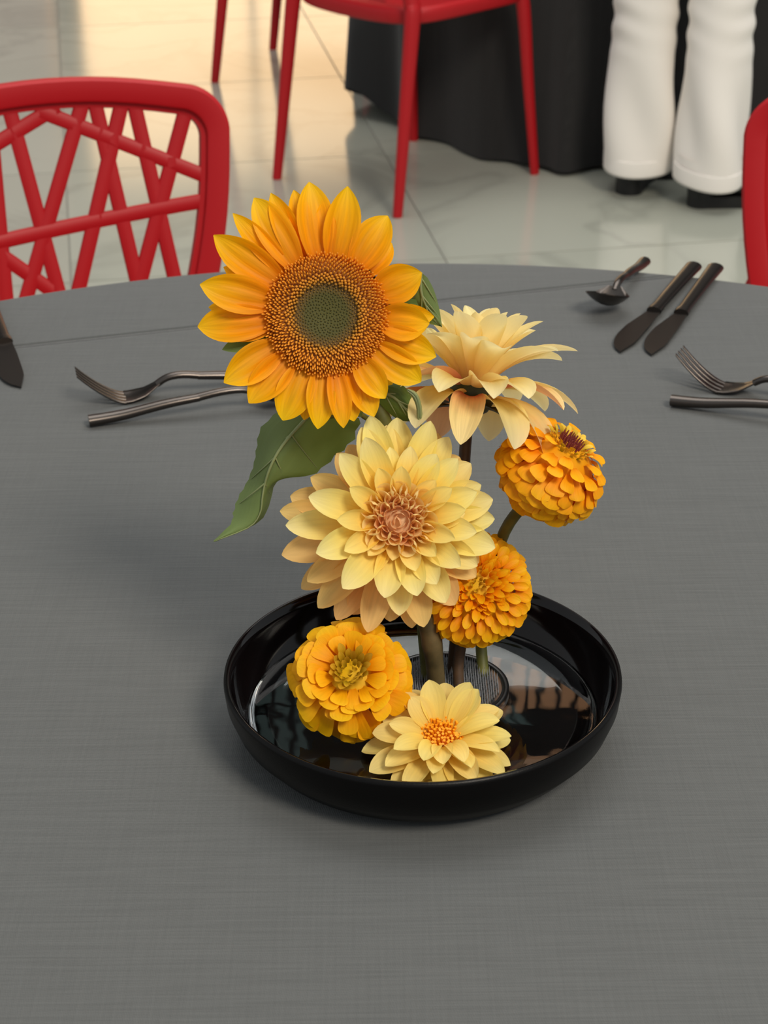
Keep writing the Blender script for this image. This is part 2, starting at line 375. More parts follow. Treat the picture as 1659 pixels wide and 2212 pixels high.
b = MB(); b.lathe([(0, .0056), (.09, .0056), (.0988, .0078), (.1052, .0142), (.1058, .0156), (.1040, .0151), (.1030, .0150), (.1015, .0150), (.08, .0150), (.04, .0150), (0, .0150)], 128); wo = b.build('water', wm); wo.location = (BX, 0, BZ)
tag(wo, 'clear still water standing in the black bowl', 'water')
KC = atz(958, 1487, BZ+.013)
M['lead'] = mat('dark_lead', (70, 72, 76), .4, .3); M['pin'] = mat('pin_steel', (168, 172, 178), .3, .25); M['rubber'] = mat('black_rubber', (14, 14, 15), .3)
kz = empty('pin_holder', (KC.x, KC.y, BZ+.0052)); tag(kz, 'round dark metal flower pin holder under the stems in the bowl', 'pin holder')
b = MB(); b.lathe([(0, .0), (.036, .0), (.036, .0075), (0, .0075)], 64); bo = b.build('lead_base', M['lead'], kz); autosmooth(bo)
b = MB(); b.lathe([(.0362, .0), (.0405, .0), (.0405, .0100), (.039, .0108), (.0362, .0100), (.0362, 0)], 64); b.build('rubber_ring', M['rubber'], kz)
b = MB(); sp = .0029
for i in range(-13, 14):
    for j in range(-14, 15):
        x, y = (i+(j % 2)*.5)*sp, j*sp*.87
        if x*x+y*y < .0343**2:
            b.fan([(x+.0008*math.cos(k*PI/2), y+.0008*math.sin(k*PI/2), .0072) for k in range(4)])
            b_i = len(b.v); base = b_i-4
            b.v.append((x+random.uniform(-.0003, .0003), y+random.uniform(-.0003, .0003), .0145)); b.uv.append((0, 0))
            for k in range(4): b.f.append((base+k, base+(k+1) % 4, b_i))
po = b.build('pins', M['pin'], kz, smooth=False); po['kind'] = 'stuff'

# ------------------------------------------------------------------ flowers
PR = {'sun': [(0, .42), (.12, .62), (.3, .88), (.5, 1), (.68, .92), (.82, .68), (.92, .38), (1, .03)],
      'dah': [(0, .32), (.2, .66), (.42, .95), (.58, 1), (.74, .92), (.88, .64), (.96, .32), (1, .04)],
      'zin': [(0, .34), (.25, .55), (.5, .82), (.7, .98), (.84, .98), (.93, .8), (.98, .5), (1, .22)],
      'tube': [(0, .4), (.4, .7), (.8, 1), (.92, .98), (1, .84)],
      'nar': [(0, .5), (.3, .8), (.6, 1), (.85, .8), (1, .2)]}
def petal(parent, material, phi, r0, z0, L, W, a0, a1, cup0, cup1, prof='dah', n=11, mm=6, ridge=0, twist=0, p=1.0, roll=0, tipup=0, name='petal'):
    """one petal: starts at radius r0, height z0 in the flower frame; elevation runs a0->a1 (deg); cup = half arc of the cross-section (rad)"""
    pr = PR[prof]; x = z = 0.0; rows = []; N = n
    for i in range(N+1):
        t = 1-(1-i/N)**1.35; dt = (1-(1-min(i+1, N)/N)**1.35)-t
        a = R(lerp(a0, a1, t**p)) + R(tipup)*max(0, (t-.75)/.25)**2
        wd = W/2*sease(pr, t); th = lerp(cup0, cup1, t)
        ca_, sa_ = math.cos(a), math.sin(a); row = []
        tw = R(twist)*t
        for j in range(mm+1):
            v = -1+2*j/mm
            if abs(th) > 1e-3: y = wd*math.sin(th*v)/th*(1 if abs(th) < 1.5 else 1); nz = wd*(1-math.cos(th*v))/th
            else: y = wd*v; nz = 0
            nz += ridge*wd*math.cos(v*PI*2.5)*math.sin(PI*min(t*1.1, 1))
            y, nz = y*math.cos(tw)-nz*math.sin(tw), y*math.sin(tw)+nz*math.cos(tw)
            row.append((x-nz*sa_, y, z+nz*ca_))
        rows.append(row)
        x += L*dt*ca_; z += L*dt*sa_
    mb = MB(); mb.grid(rows, uvs=lambda u, v: (1-(1-u)**1.35, v), flip=True)
    o = mb.build(name, material, parent)
    o.matrix_local = Matrix.Translation((r0*math.cos(phi), r0*math.sin(phi), z0)) @ Matrix.Rotation(phi, 4, 'Z') @ Matrix.Rotation(R(roll), 4, 'X')
    return o
def frame(pos, axis):
    z = Vector(axis).normalized(); x = Vector((0, 0, 1)).cross(z)
    if x.length < .05: x = Vector((1, 0, 0))
    x.normalize(); y = z.cross(x)
    mt = Matrix.Identity(4)
    for i, c in enumerate((x, y, z)):
        for k in range(3): mt[k][i] = c[k]
    mt.translation = pos
    return mt
def stem(parent, pts, rad, material, name='stem', seg=10, n=22):
    """world-space stem curve stored under the flower"""
    inv = parent.matrix_world.inverted() if parent else Matrix.Identity(4)
    q = smooth_pts(pts, n); mb = MB(); mb.tube([inv @ p for p in q], rad, seg)
    return mb.build(name, material, parent)
def jit(a): return random.uniform(-a, a)
def tocam(p): return (CAM-Vector(p)).normalized()
def flower(name, label, pos, axis, group=None):
    M4 = frame(pos, axis); e = empty(name, mtx=M4); bpy.context.view_layer.update()
    tag(e, label, 'flower', group); return e, M4
def local_tips(tips, M4, ox, oy, sc):
    inv = M4.inverted(); p0 = M4.translation; nrm = M4.to_3x3() @ Vector((0, 0, 1)); out = []
    for t in tips:
        q = inv @ atp(ox+t[0]*sc, oy+t[1]*sc, p0, nrm); out.append((math.atan2(q.y, q.x), math.hypot(q.x, q.y)) + tuple(t[2:]))
    return out
KY = KC.y
def kpt(dx, dy, z=.012): return Vector((KC.x+dx, KC.y+dy, BZ+z))

# ---- sunflower
sp_ = aty(705, 680, KY+.012)
SF, SM = flower('sunflower', 'big golden sunflower with brown and green centre on top of the arrangement', sp_, tocam(sp_)+Vector((.06, 0, .02)))
tips = [(800, 60, 1.15, 0), (1035, 90, 1.12, 0), (1290, 268, 1.15, 0), (1325, 430, .8, -1), (1500, 625, 1.2, 1), (1550, 945, 1.2, 1), (1582, 900, .8, -1), (1588, 1150, 1.1, 0),
        (1500, 1310, 1.05, 0), (1272, 1415, .95, 1), (1330, 1330, .7, -1), (1205, 1525, .9, 0), (1080, 1560, .8, 0), (1010, 1600, .75, 1), (850, 1605, .95, 0), (770, 1555, .7, -1),
        (632, 1550, 1.15, 0), (420, 1440, 1.15, 0), (265, 1312, 1.15, 0), (100, 962, 1.15, 0), (165, 840, .7, -1), (112, 700, 1.15, 0), (205, 395, 1.15, 0), (322, 255, .75, -1),
        (455, 155, 1.05, 0), (560, 128, .85, -1), (705, 105, .8, -1), (900, 165, .75, -1), (935, 190, .6, -1), (265, 590, .8, -1), (1225, 1450, .6, -1), (250, 1010, .8, -1), (950, 1520, .7, -1)]
for ph, rho, wf, lay in local_tips(tips, SM, 400, 380, .3375):
    r0 = .030; L = (rho-r0)*1.06
    petal(SF, M['sun'], ph, r0, -.004-.003*(lay < 0)+.002*(lay > 0), L, .0205*wf, 18+jit(9)+8*lay, -10+jit(12)+4*lay, .6+jit(.2), 1.0+jit(.3), 'sun', n=13, mm=10, ridge=.10, twist=jit(16))
SDR = .0342
def disc_nodes(t, n, l, b):
    tc = n.new('ShaderNodeTexCoord'); ln = n.new('ShaderNodeVectorMath'); ln.operation = 'LENGTH'
    ml = n.new('ShaderNodeVectorMath'); ml.operation = 'MULTIPLY'; ml.inputs[1].default_value = (1, 1, 0); l.new(tc.outputs['Object'], ml.inputs[0]); l.new(ml.outputs[0], ln.inputs[0])
    dv = n.new('ShaderNodeMath'); dv.operation = 'DIVIDE'; dv.inputs[1].default_value = SDR; l.new(ln.outputs['Value'], dv.inputs[0])
    r = ramp(n, [(0, (84, 78, 18)), (.34, (84, 76, 16)), (.50, (140, 100, 14)), (.60, (206, 132, 22)), (.75, (226, 144, 30)), (1, (234, 150, 34))]); l.new(dv.outputs[0], r.inputs[0]); l.new(r.outputs[0], b.inputs['Base Color'])
M['disc'] = mat('sunflower_florets', (150, 100, 20), .6, build=disc_nodes)
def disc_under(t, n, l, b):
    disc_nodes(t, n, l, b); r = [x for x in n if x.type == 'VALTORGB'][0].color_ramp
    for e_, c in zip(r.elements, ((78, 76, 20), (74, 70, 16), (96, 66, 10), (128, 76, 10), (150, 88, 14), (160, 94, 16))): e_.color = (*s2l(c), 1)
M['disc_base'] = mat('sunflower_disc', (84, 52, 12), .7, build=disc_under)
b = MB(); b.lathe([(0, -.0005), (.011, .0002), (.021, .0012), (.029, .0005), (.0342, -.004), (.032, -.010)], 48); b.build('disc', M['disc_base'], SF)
fl = MB(); NF = 1250
for i in range(NF):
    rr = SDR*math.sqrt((i+.5)/NF); ph = i*2.399963; s_ = rr/SDR
    x, y = rr*math.cos(ph), rr*math.sin(ph)
    z = ease([(0, -.0005), (.33, .0002), (.6, .0012), (.85, .0005), (1, -.003)], s_)
    if s_ < .5: h, rd, ln_ = .0010, .00048, 0
    elif s_ < .68: h, rd, ln_ = .0022+.0004*random.random(), .00072, .0006
    else: h, rd, ln_ = .0036+.0016*random.random(), .00052, .0022
    lx, ly = ln_*math.cos(ph)*(.6+.5*random.random())+jit(.0004), ln_*math.sin(ph)*(.6+.5*random.random())+jit(.0004)
    pts = [((x, y, z-.0008), rd*.9), ((x+lx*.4, y+ly*.4, z+h*.6), rd), ((x+lx*.8, y+ly*.8, z+h*.92), rd*1.15 if s_ > .5 else rd*.8), ((x+lx, y+ly, z+h), rd*.3)]
    rows = [[(p[0]+q*math.cos(k*PI/2.5), p[1]+q*math.sin(k*PI/2.5), p[2]) for k in range(5)] for p, q in pts]
    fl.grid(rows, closed=True); fl.fan(rows[-1])
fo = fl.build('florets', M['disc'], SF); fo['kind'] = 'stuff'
b = MB(); b.lathe([(.036, -.006), (.030, -.014), (.016, -.020), (.006, -.024), (0, -.024)], 32); b.build('receptacle', M['calyx'], SF)
for k in range(15):
    petal(SF, M['leaf'], k*2*PI/15+jit(.15), .026, -.013, .034+jit(.005), .012, 12+jit(15), -15+jit(20), .3, .5, 'sun', n=7, mm=4, name='sepal')
bk = SM @ Vector((0, 0, -.022)); 
stem(SF, [bk, bk+Vector((.012, .012, -.03)), aty(822, 890, KY+.022), kpt(-.018, .016, .11), kpt(-.008, .012, .008)], lambda t: .0048, M['stem_green'])
def leaf(parent, rows_px, ox, oy, sc, ydep, material, nrow=26, ncol=12, serr=.0, thick=None, name='leaf', veins=True):
    """rows of (left, mid, right) photo points with a depth (world y) each"""
    inv = parent.matrix_world.inverted()
    Lp, Mp, Rp = [], [], []
    for row in rows_px:
        for lst, k in ((Lp, 0), (Mp, 1), (Rp, 2)):
            px, py, dy = row[k]; lst.append(aty(ox+px*sc, oy+py*sc, ydep+dy))
    Ls, Ms, Rs = smooth_pts(Lp, nrow), smooth_pts(Mp, nrow), smooth_pts(Rp, nrow); rows = []
    for i in range(nrow):
        r_ = []
        for j in range(ncol+1):
            v = j/ncol
            if v < .5: q = Ls[i].lerp(Ms[i], 1-(1-v*2)**1.0)
            else: q = Ms[i].lerp(Rs[i], (v-.5)*2)
            e_ = abs(v-.5)*2
            q = q + Vector((0, -.0025*math.sin(PI*e_), .001*math.sin(PI*e_)))
            if j in (0, ncol): q = q + (q-Ms[i])*serr*(1 if i % 2 else -1)
            r_.append(inv @ q)
        rows.append(r_)
    mb = MB(); mb.grid(rows); o = mb.build(name, material, parent)
    if veins:
        nv = Vector((0, -.0008, .0003)); ni = inv.to_3x3()
        v_ = MB(); v_.tube([inv @ (p+nv) for p in Ms], lambda t: lerp(.0011, .0003, t), 6)
        for s0 in (.12, .3, .48):
            i0 = int(s0*nrow); i1 = min(i0+5, nrow-1)
            for S in (Ls, Rs):
                a_, b_2 = Ms[i0], S[i1].lerp(Ms[i1], .12)
                mid = a_.lerp(b_2, .5)+Vector((0, -.0026, .001))
                v_.tube([inv @ (p+nv) for p in smooth_pts([a_, mid, b_2], 6)], lambda t: lerp(.0006, .0002, t), 5)
        v_.build('vein', M['vein'], o)
    return o
leaf(SF, [((520, 150, .012), (720, 190, -.002), (1080, 200, .012)), ((395, 270, .016), (600, 320, -.004), (1030, 350, .012)), ((365, 400, .016), (510, 440, -.008), (900, 470, .010)),
          ((345, 520, .012), (452, 560, -.010), (750, 592, .004)), ((300, 640, .008), (420, 665, -.010), (560, 615, .0)), ((240, 745, .002), (405, 750, -.012), (488, 665, .004)),
          ((205, 850, -.004), (388, 860, -.014), (452, 800, .002)), ((186, 930, -.010), (310, 955, -.016), (370, 925, -.004)), ((68, 1046, -.018), (70, 1050, -.020), (84, 1052, -.018))],
     440, 840, .3134, KY+.016, M['leaf'], serr=.03)
stem(SF, [aty(822, 905, KY+.024), aty(795, 905, KY+.02), aty(770, 893, KY+.014), aty(700, 900, KY+.012)], .0016, M['stem_green'], 'petiole', 8, 10)
leaf(SF, [((1480, 610, 0), (1510, 620, -.002), (1550, 650, 0)), ((1430, 740, .003), (1510, 740, -.004), (1590, 725, .002)), ((1440, 850, .003), (1545, 840, -.004), (1622, 830, .002)), ((1520, 930, .002), (1590, 915, -.003), (1640, 930, 0)), ((1640, 965, 0), (1642, 966, 0), (1645, 966, 0))],
     400, 380, .3375, KY+.034, M['leaf'], nrow=14, ncol=8)
leaf(SF, [((1280, 1320, .0), (1255, 1380, -.002), (1230, 1435, 0)), ((1380, 1330, .002), (1340, 1420, -.004), (1290, 1505, .001)), ((1440, 1400, .002), (1410, 1490, -.004), (1370, 1562, .001)), ((1480, 1500, 0), (1470, 1540, -.002), (1450, 1572, 0)), ((1498, 1556, 0), (1498, 1560, 0), (1496, 1564, 0))],
     400, 380, .3375, KY+.018, M['leaf'], nrow=14, ncol=8)
leaf(SF, [((1420, 1360, 0), (1420, 1368, 0), (1420, 1378, 0)), ((1480, 1385, 0), (1475, 1410, -.002), (1455, 1420, 0)), ((1512, 1460, 0), (1495, 1475, -.003), (1478, 1480, 0)), ((1520, 1560, 0), (1503, 1560, -.002), (1484, 1560, 0)), ((1512, 1615, 0), (1512, 1616, 0), (1510, 1616, 0))],
     400, 380, .3375, KY+.006, M['vein'], nrow=12, ncol=6, veins=False, name='bract')

# ---- main dahlia
dp = aty(858, 1128, KY-.022)
DF, DM = flower('dahlia', 'large yellow peach dahlia with quilled centre in the middle of the arrangement', dp, tocam(dp)+Vector((.06, 0, .05)))
og = [(700, 70, 0), (890, 80, -1), (1110, 108, 0), (1235, 215, 0), (1385, 395, 0), (1455, 540, 0), (1535, 640, 0), (1545, 770, 0), (1548, 965, 0), (1430, 1090, 0), (1425, 1160, -1), (1285, 1350, -1), (1215, 1335, 0), (1075, 1500, -1),
      (900, 1425, 0), (1000, 1510, -2), (690, 1535, -1), (850, 1470, -2), (480, 1455, -2), (355, 1370, -1), (590, 1420, -2), (280, 1190, -1), (110, 1010, -1), (130, 815, 0), (92, 705, -2), (160, 600, -2), (305, 480, -1), (480, 320, -1), (560, 250, -2), (640, 150, 0), (820, 130, -1), (1180, 170, -2), (1330, 330, -2), (1465, 1060, -2), (240, 1240, -2)]
for ph, rho, lay in local_tips(og, DM, 580, 880, .3134):
    low = math.sin(ph) < -.15
    mt = M['dah_peach_shade'] if (lay < 0 and (low or math.cos(ph) < -.6)) or lay == -2 else M['dah_out']  # peach for hindmost petals; on lower and left ones it stands in for shade
    r0 = .012; L = (rho-r0)*1.03
    petal(DF, mt, ph, r0, -.003+.004*lay, L, .0205+jit(.002), 14+9*lay+jit(4), 2+8*lay+jit(5), 1.0, .85+jit(.2), 'dah', n=12, mm=8, ridge=.03, twist=jit(8))
midt = [(790, 1312, .0225), (500, 1255, .023), (328, 1010, .022), (288, 632, .021), (490, 345, .02), (830, 305, .014), (965, 295, .016), (1140, 338, .019), (1275, 380, .019), (1340, 740, .018), (1412, 870, .019), (1300, 1100, .019), (1140, 1215, .020), (655, 230, .021), (1010, 1300, .02), (640, 1150, .02), (1400, 600, .02)]
for ph, rho, wd in local_tips(midt, DM, 580, 880, .3134):
    r0 = .011; L = (rho-r0)*1.06
    petal(DF, M['dah_out'], ph, r0, .003, L*1.06, wd*.95, 36+jit(5), 12+jit(8), 1.15, .85+jit(.2), 'dah', n=12, mm=8, ridge=.02, twist=jit(8))
int_ = [(450, 790), (530, 560), (510, 1000), (665, 1040), (1000, 1140), (1150, 1050), (1290, 930), (1250, 570), (1140, 510), (740, 430), (840, 1080), (1330, 720), (900, 400)]
for ph, rho in local_tips(int_, DM, 580, 880, .3134):
    r0 = .010; L = (rho-r0)*1.15
    petal(DF, M['dah_mid'], ph, r0, .005, max(L, .012)*1.08, .0175+jit(.001), 52+jit(5), 22+jit(8), 2.1, 1.15+jit(.25), 'dah', n=11, mm=8)
quills = [(885, 535), (965, 560), (820, 585), (718, 618), (652, 705), (650, 832), (685, 950), (768, 885), (845, 955), (955, 1010), (1062, 985), (1088, 712), (1036, 652), (970, 622), (905, 606), (1052, 800), (1035, 868), (738, 690), (1140, 800), (1110, 900), (770, 560), (1090, 600)]
for ph, rho in local_tips(quills, DM, 580, 880, .3134):
    big = rho > .0185
    petal(DF, M['dah_in'], ph, max(rho-.0065, .009), .0055 if big else .008, .0160 if big else .0135, .0245 if big else .0195, 62+jit(5), (56 if big else 66)+jit(6), 2.7, 2.15+jit(.3), 'tube', n=9, mm=14)
for i in range(38):      # closed bud in the middle
    s_ = math.sqrt(i/38); ph = i*2.399963+.4
    petal(DF, M['dah_bud'], ph, .0010+.0105*s_, .0125-.0035*s_, .0100+.0030*s_, .0062+.003*s_, 82-20*s_, 116-44*s_, .9, .9, 'dah', n=8, mm=4)
b = MB(); b.lathe([(.0125, .004), (.011, .011), (.006, .0155), (0, .016)], 24); b.build('bud_core', M['dah_bud'], DF)
b = MB(); b.lathe([(.017, -.006), (.014, -.014), (.007, -.018), (0, -.018)], 24); b.build('calyx', M['calyx'], DF)
bk = DM @ Vector((0, 0, -.014))
stem(DF, [bk, bk+Vector((.012, .022, -.018)), aty(915, 1310, KY-.004), aty(935, 1400, KY-.006), kpt(-.004, -.004, .010)], lambda t: .0056+.0010*math.exp(-((t-.72)/.05)**2), M['stem_brown'], seg=12)

# ---- cream dahlia at the back, seen from below
cp = aty(1020, 842, KY+.05)
CF, CM = flower('dahlia', 'cream dahlia with pink streaks, turned away to show its green calyx', cp, Vector((.16, .42, .90)))
def ring(par, mats, n, off, r0, z0, L, W, a0, a1, c0, c1, prof='dah', ja=6, tw=10):
    for k in range(n):
        petal(par, mats[k % len(mats)], off+2*PI*k/n+jit(.6/n*2), r0, z0+jit(.001), L*(1+jit(.1)), W*(1+jit(.1)), a0+jit(ja), a1+jit(ja), c0+jit(.1), c1+jit(.15), prof, n=12, mm=8, ridge=.02, twist=jit(tw))
ring(CF, [M['cream_pink'], M['cream'], M['cream']], 11, .15, .010, -.005, .057, .025, 6, -76, .7, .75)
ring(CF, [M['cream'], M['cream_pink'], M['cream'], M['cream']], 12, .45, .009, -.001, .055, .0235, 26, -40, .9, .85)
ring(CF, [M['cream']], 12, .1, .008, .002, .056, .0215, 54, -4, .95, .8)
ring(CF, [M['cream']], 11, .35, .006, .004, .052, .0205, 72, 26, 1.0, .8)
ring(CF, [M['cream']], 8, .0, .004, .005, .046, .018, 86, 52, 1.1, .9)
b = MB(); b.lathe([(.013, .004), (.015, -.004), (.011, -.012), (.005, -.016), (0, -.016)], 24); b.build('calyx', M['calyx'], CF)
for k in range(8): petal(CF, M['calyx'], k*PI/4+.2, .007, -.012, .022+jit(.003), .012, 15+jit(15), -35+jit(20), .5, .4, 'sun', n=7, mm=4, name='sepal')
bk = CM @ Vector((0, 0, -.014))
stem(CF, [bk, aty(1011, 905, KY+.046), aty(1003, 1000, KY+.044), kpt(.012, .026, .10), kpt(.006, .018, .008)], .0036, M['stem_dark'])

# ---- domed zinnias and pompon
def dome(par, mat_f, N, rad, hgt, th0, th1, L0, L1, W0, W1, lift0, lift1, droop, c0, c1, prof='zin', emb=.72, sj=.0, n=8, wild=1.0):
    for i in range(N):
        s_ = math.sqrt((i+.5)/N); th = R(lerp(th0, th1, s_)); ph = i*2.399963+jit(sj)
        r_ = rad*emb*math.sin(th); z_ = hgt*emb*math.cos(th)
        lf = lerp(lift0, lift1, s_); e0 = -math.degrees(th)+lf
        petal(par, mat_f(s_), ph, max(r_, .001), z_, lerp(L0, L1, s_)*(1+jit(.1)), lerp(W0, W1, s_)*(1+jit(.1)), e0+jit(7*wild), e0-droop+jit(9*wild), c0+jit(.1), c1+jit(.25*wild), prof, n=n, mm=6, twist=jit(12*wild), roll=jit(6*wild))
M['maroon'] = mat('zinnia_maroon', (122, 44, 40), .7)
M['floret'] = mat('zinnia_floret', (216, 178, 40), .6)
zp = aty(1197, 1008, KY+.018)
ZF, ZM = flower('zinnia', 'domed orange zinnia with maroon centre on the slanting green stem', zp, Vector((.42, -.10, .78)))
dome(ZF, lambda s_: M['zin'], 170, .0360, .029, 17, 128, .0100, .018, .0085, .0155, 64, 36, 36, .5, -.3, emb=.68, sj=.1, wild=1.4)
b = MB(); b.lathe([(.020, -.006), (.0235, .002), (.021, .010), (.013, .0165), (0, .0185)], 32); b.build('receptacle', M['zin'], ZF)
for k in range(34):
    rr = .0068+.0060*math.sqrt(k/34); ph = k*2.4
    petal(ZF, M['floret'] if k % 3 else M['zin_c'], ph, rr, .0180-.002*k/34, .0060+jit(.001), .0036, 70+jit(10), 20+jit(20), .6, .2, 'nar', n=4, mm=3, name='floret')
b = MB()
for k in range(60):
    rr = .0072*math.sqrt((k+.5)/60); ph = k*2.4; x, y = rr*math.cos(ph), rr*math.sin(ph)
    b.tube([(x, y, .017), (x*1.1, y*1.1, .0225+jit(.0006))], lambda t: lerp(.0007, .0003, t), 5)
q = b.build('centre', M['maroon'], ZF); q['kind'] = 'stuff'
b = MB(); b.lathe([(.018, -.004), (.015, -.014), (.006, -.020), (0, -.021)], 24); b.build('calyx', M['calyx'], ZF)
bk = ZM @ Vector((0, 0, -.016))
stem(ZF, [bk, aty(1139, 1082, KY+.020), aty(1085, 1160, KY+.030), aty(1040, 1330, KY+.034), kpt(.026, .012, .008)], .0036, M['stem_green'])

pp = aty(1026, 1272, KY+.008)
PF, PM = flower('zinnia', 'ball shaped bright yellow orange bloom with many small petals behind the large dahlia', pp, tocam(pp)+Vector((.12, 0, .22)))
dome(PF, lambda s_: M['pom'], 250, .0385, .028, 4, 124, .0075, .0165, .0040, .0108, 76, 30, 26, .9, .6, prof='dah', emb=.68, n=7)
b = MB(); b.lathe([(.020, -.008), (.0235, .0), (.021, .008), (.012, .013), (0, .0145)], 32); b.build('receptacle', M['pom'], PF)
b = MB(); b.lathe([(.016, -.006), (.012, -.014), (.005, -.018), (0, -.018)], 24); b.build('calyx', M['calyx'], PF)
for k in range(9): petal(PF, M['zin_c'], k*2.4, .001+.0010*math.sqrt(k), .0145, .005, .0024, 80, 50+jit(20), .6, .3, 'nar', n=4, mm=3, name='floret')
for k in range(80):
    q_ = math.sqrt((k+2)/82); petal(PF, M['pom'], k*2.4+jit(.3), .003+.0125*q_, .0150-.0045*q_*q_, .0085+jit(.0015), .0042+.0018*q_, 80-22*q_+jit(10), 48-22*q_+jit(14), 1.0, .7, 'dah', n=5, mm=4)
bk = PM @ Vector((0, 0, -.012))
stem(PF, [bk, aty(1000, 1375, KY+.006), aty(990, 1440, KY+.002), kpt(.010, -.006, .008)], .0034, M['stem_dark'])

lp = aty(757, 1462, KY-.052)
LF, LM = flower('zinnia', 'golden orange zinnia with open greenish centre low over the bowl beside the floating dahlia', lp, tocam(lp)+Vector((-.04, 0, .42)))
dome(LF, lambda s_: M['zin_y'], 88, .0405, .026, 14, 112, .0130, .0255, .0085, .0215, 66, 36, 30, .5, -.15, emb=.54, sj=.25, n=10, wild=1.8)
for k in range(30):
    rr = .002+.0065*math.sqrt(k/30); ph = k*2.4
    petal(LF, M['zin_c'], ph, rr, .0125, .0065+.006*math.sqrt(k/46)+jit(.002), .0032+.003*(k/46), 86-20*math.sqrt(k/46)+jit(10), 70-25*math.sqrt(k/46)+jit(20), .9, .4, 'nar', n=6, mm=4, name='floret')
for k in range(30):
    q_ = math.sqrt((k+6)/36); petal(LF, M['zin_y'], k*2.399963+1.1, .0065+.0085*q_, .0125-.005*q_, .0115+.006*q_+jit(.0015), .0075+.0065*q_, 62-22*q_+jit(9), 26-18*q_+jit(12), .6, 0+jit(.2), 'zin', n=9, mm=6, twist=jit(16))
b = MB(); b.lathe([(.019, -.006), (.021, .001), (.018, .007), (.011, .0105), (0, .0115)], 32); b.build('receptacle', M['zin_y'], LF)
b = MB(); b.lathe([(.018, -.004), (.014, -.013), (.006, -.018), (0, -.018)], 24); b.build('calyx', M['calyx'], LF)
bk = LM @ Vector((0, 0, -.012))
stem(LF, [bk, bk+Vector((.004, .014, -.012)), Vector((lerp(bk.x, KC.x, .5), lerp(bk.y+.01, KC.y, .5), BZ+.022)), kpt(-.022, -.014, .010)], .0034, M['stem_dark'])

# ---- small floating dahlia
fp = atz(952, 1600, WZ+.012)
FF, FM = flower('dahlia', 'small pale yellow open dahlia with orange stamens floating on the water', fp, Vector((.03, -.30, .9)))
ring(FF, [M['float']], 13, .1, .006, -.004, .038, .0175, 8, -14, .7, .7, ja=9, tw=22)
ring(FF, [M['float']], 12, .4, .006, -.001, .035, .0165, 18, -8, .8, .7, ja=9, tw=25)
ring(FF, [M['float']], 9, .15, .006, .001, .029, .0140, 34, 2, .9, .8, ja=12, tw=28)
for ph, L in ((R(98), .029), (R(52), .031), (R(40), .030), (R(128), .024)): petal(FF, M['float'], ph, .007, .002, L, .016, 40, 36, .7, .5, 'dah', n=10, mm=6, twist=jit(15))
for ph, L in ((R(-95), .022), (R(-70), .024), (R(-120), .022)): petal(FF, M['float'], ph, .008, .004, L, .014, 62, -20, 1.0, .7, 'dah', n=12, mm=6, twist=jit(20))
b = MB()
for k in range(110):
    rr = .0115*math.sqrt((k+.5)/110); ph = k*2.4; x, y = rr*math.cos(ph), rr*math.sin(ph); h = .0075+.003*random.random()-.003*(rr/.0115)**2
    b.tube([(x, y, 0), (x*1.05, y*1.05, h*.7), (x*1.12+jit(.0006), y*1.12+jit(.0006), h)], lambda t: lerp(.0007, .0009, t), 5)
q = b.build('stamens', M['stamen'], FF); q['kind'] = 'stuff'
b = MB(); b.lathe([(.010, 0), (.008, .004), (0, .005)], 20); b.build('receptacle', M['stamen'], FF)
b = MB(); b.lathe([(.010, -.004), (.007, -.009), (0, -.010)], 20); b.build('calyx', M['calyx'], FF)

# ------------------------------------------------------------------ red chairs
M['red'] = mat('red_plastic', (178, 17, 26), .48, spec=.35)
def facing(p, q):
    d = Vector(q)-Vector(p); return math.atan2(-d.x, d.y)
REC = R(12); BY = -.20; SH = .45
def back_pt(u, v, d=0):
    """u across, v height above floor along the back, d towards the sitter"""
    k = v-SH
    return Vector((u, BY - k*math.tan(REC) + .35*u*u + d*math.cos(REC), v + d*math.sin(REC)))
# photo traced bars of the lattice on the chair at the back left of the table
def trace(px, py, T, inv):
    n_ = T.to_3x3() @ Vector((0, math.cos(REC), math.sin(REC))); p0 = T @ Vector((0, BY, SH))
    q = inv @ atp(px, py, p0, n_)
    return q.x, q.z
def chair_at(bx_, by_, tx, ty):
    d = (Vector((tx, ty, 0))-Vector((bx_, by_, 0))).normalized(); o_ = Vector((bx_, by_, 0))+d*.274
    return Matrix.Translation(o_) @ Matrix.Rotation(facing(o_, (tx, ty, 0)), 4, 'Z')
T0 = chair_at(-.447, 1.300, BX-.05, 0); I0 = T0.inverted()
bars_px = [((60, 290), (395, 1530)), ((560, 290), (200, 1540)), ((-30, 545), (400, 285)), ((250, 310), (1390, 745)), ((660, 285), (935, 1460)), ((830, 290), (552, 1510)),
           ((930, 300), (1195, 1450)), ((1262, 330), (972, 1460)), ((-30, 1222), (1385, 920)), ((-20, 1290), (340, 1545)), ((-40, 700), (40, 1580))]
VT, VB = .775, .53          # opening of the back, top and bottom
bars = []
for a_, b_2 in bars_px:
    (u0, v0), (u1, v1) = trace(a_[0]*.3134, 140+a_[1]*.3134, T0, I0), trace(b_2[0]*.3134, 140+b_2[1]*.3134, T0, I0)
    bars.append((u0, v0, u1, v1))
print('BARS', [tuple(round(x, 3) for x in b_2) for b_2 in bars])
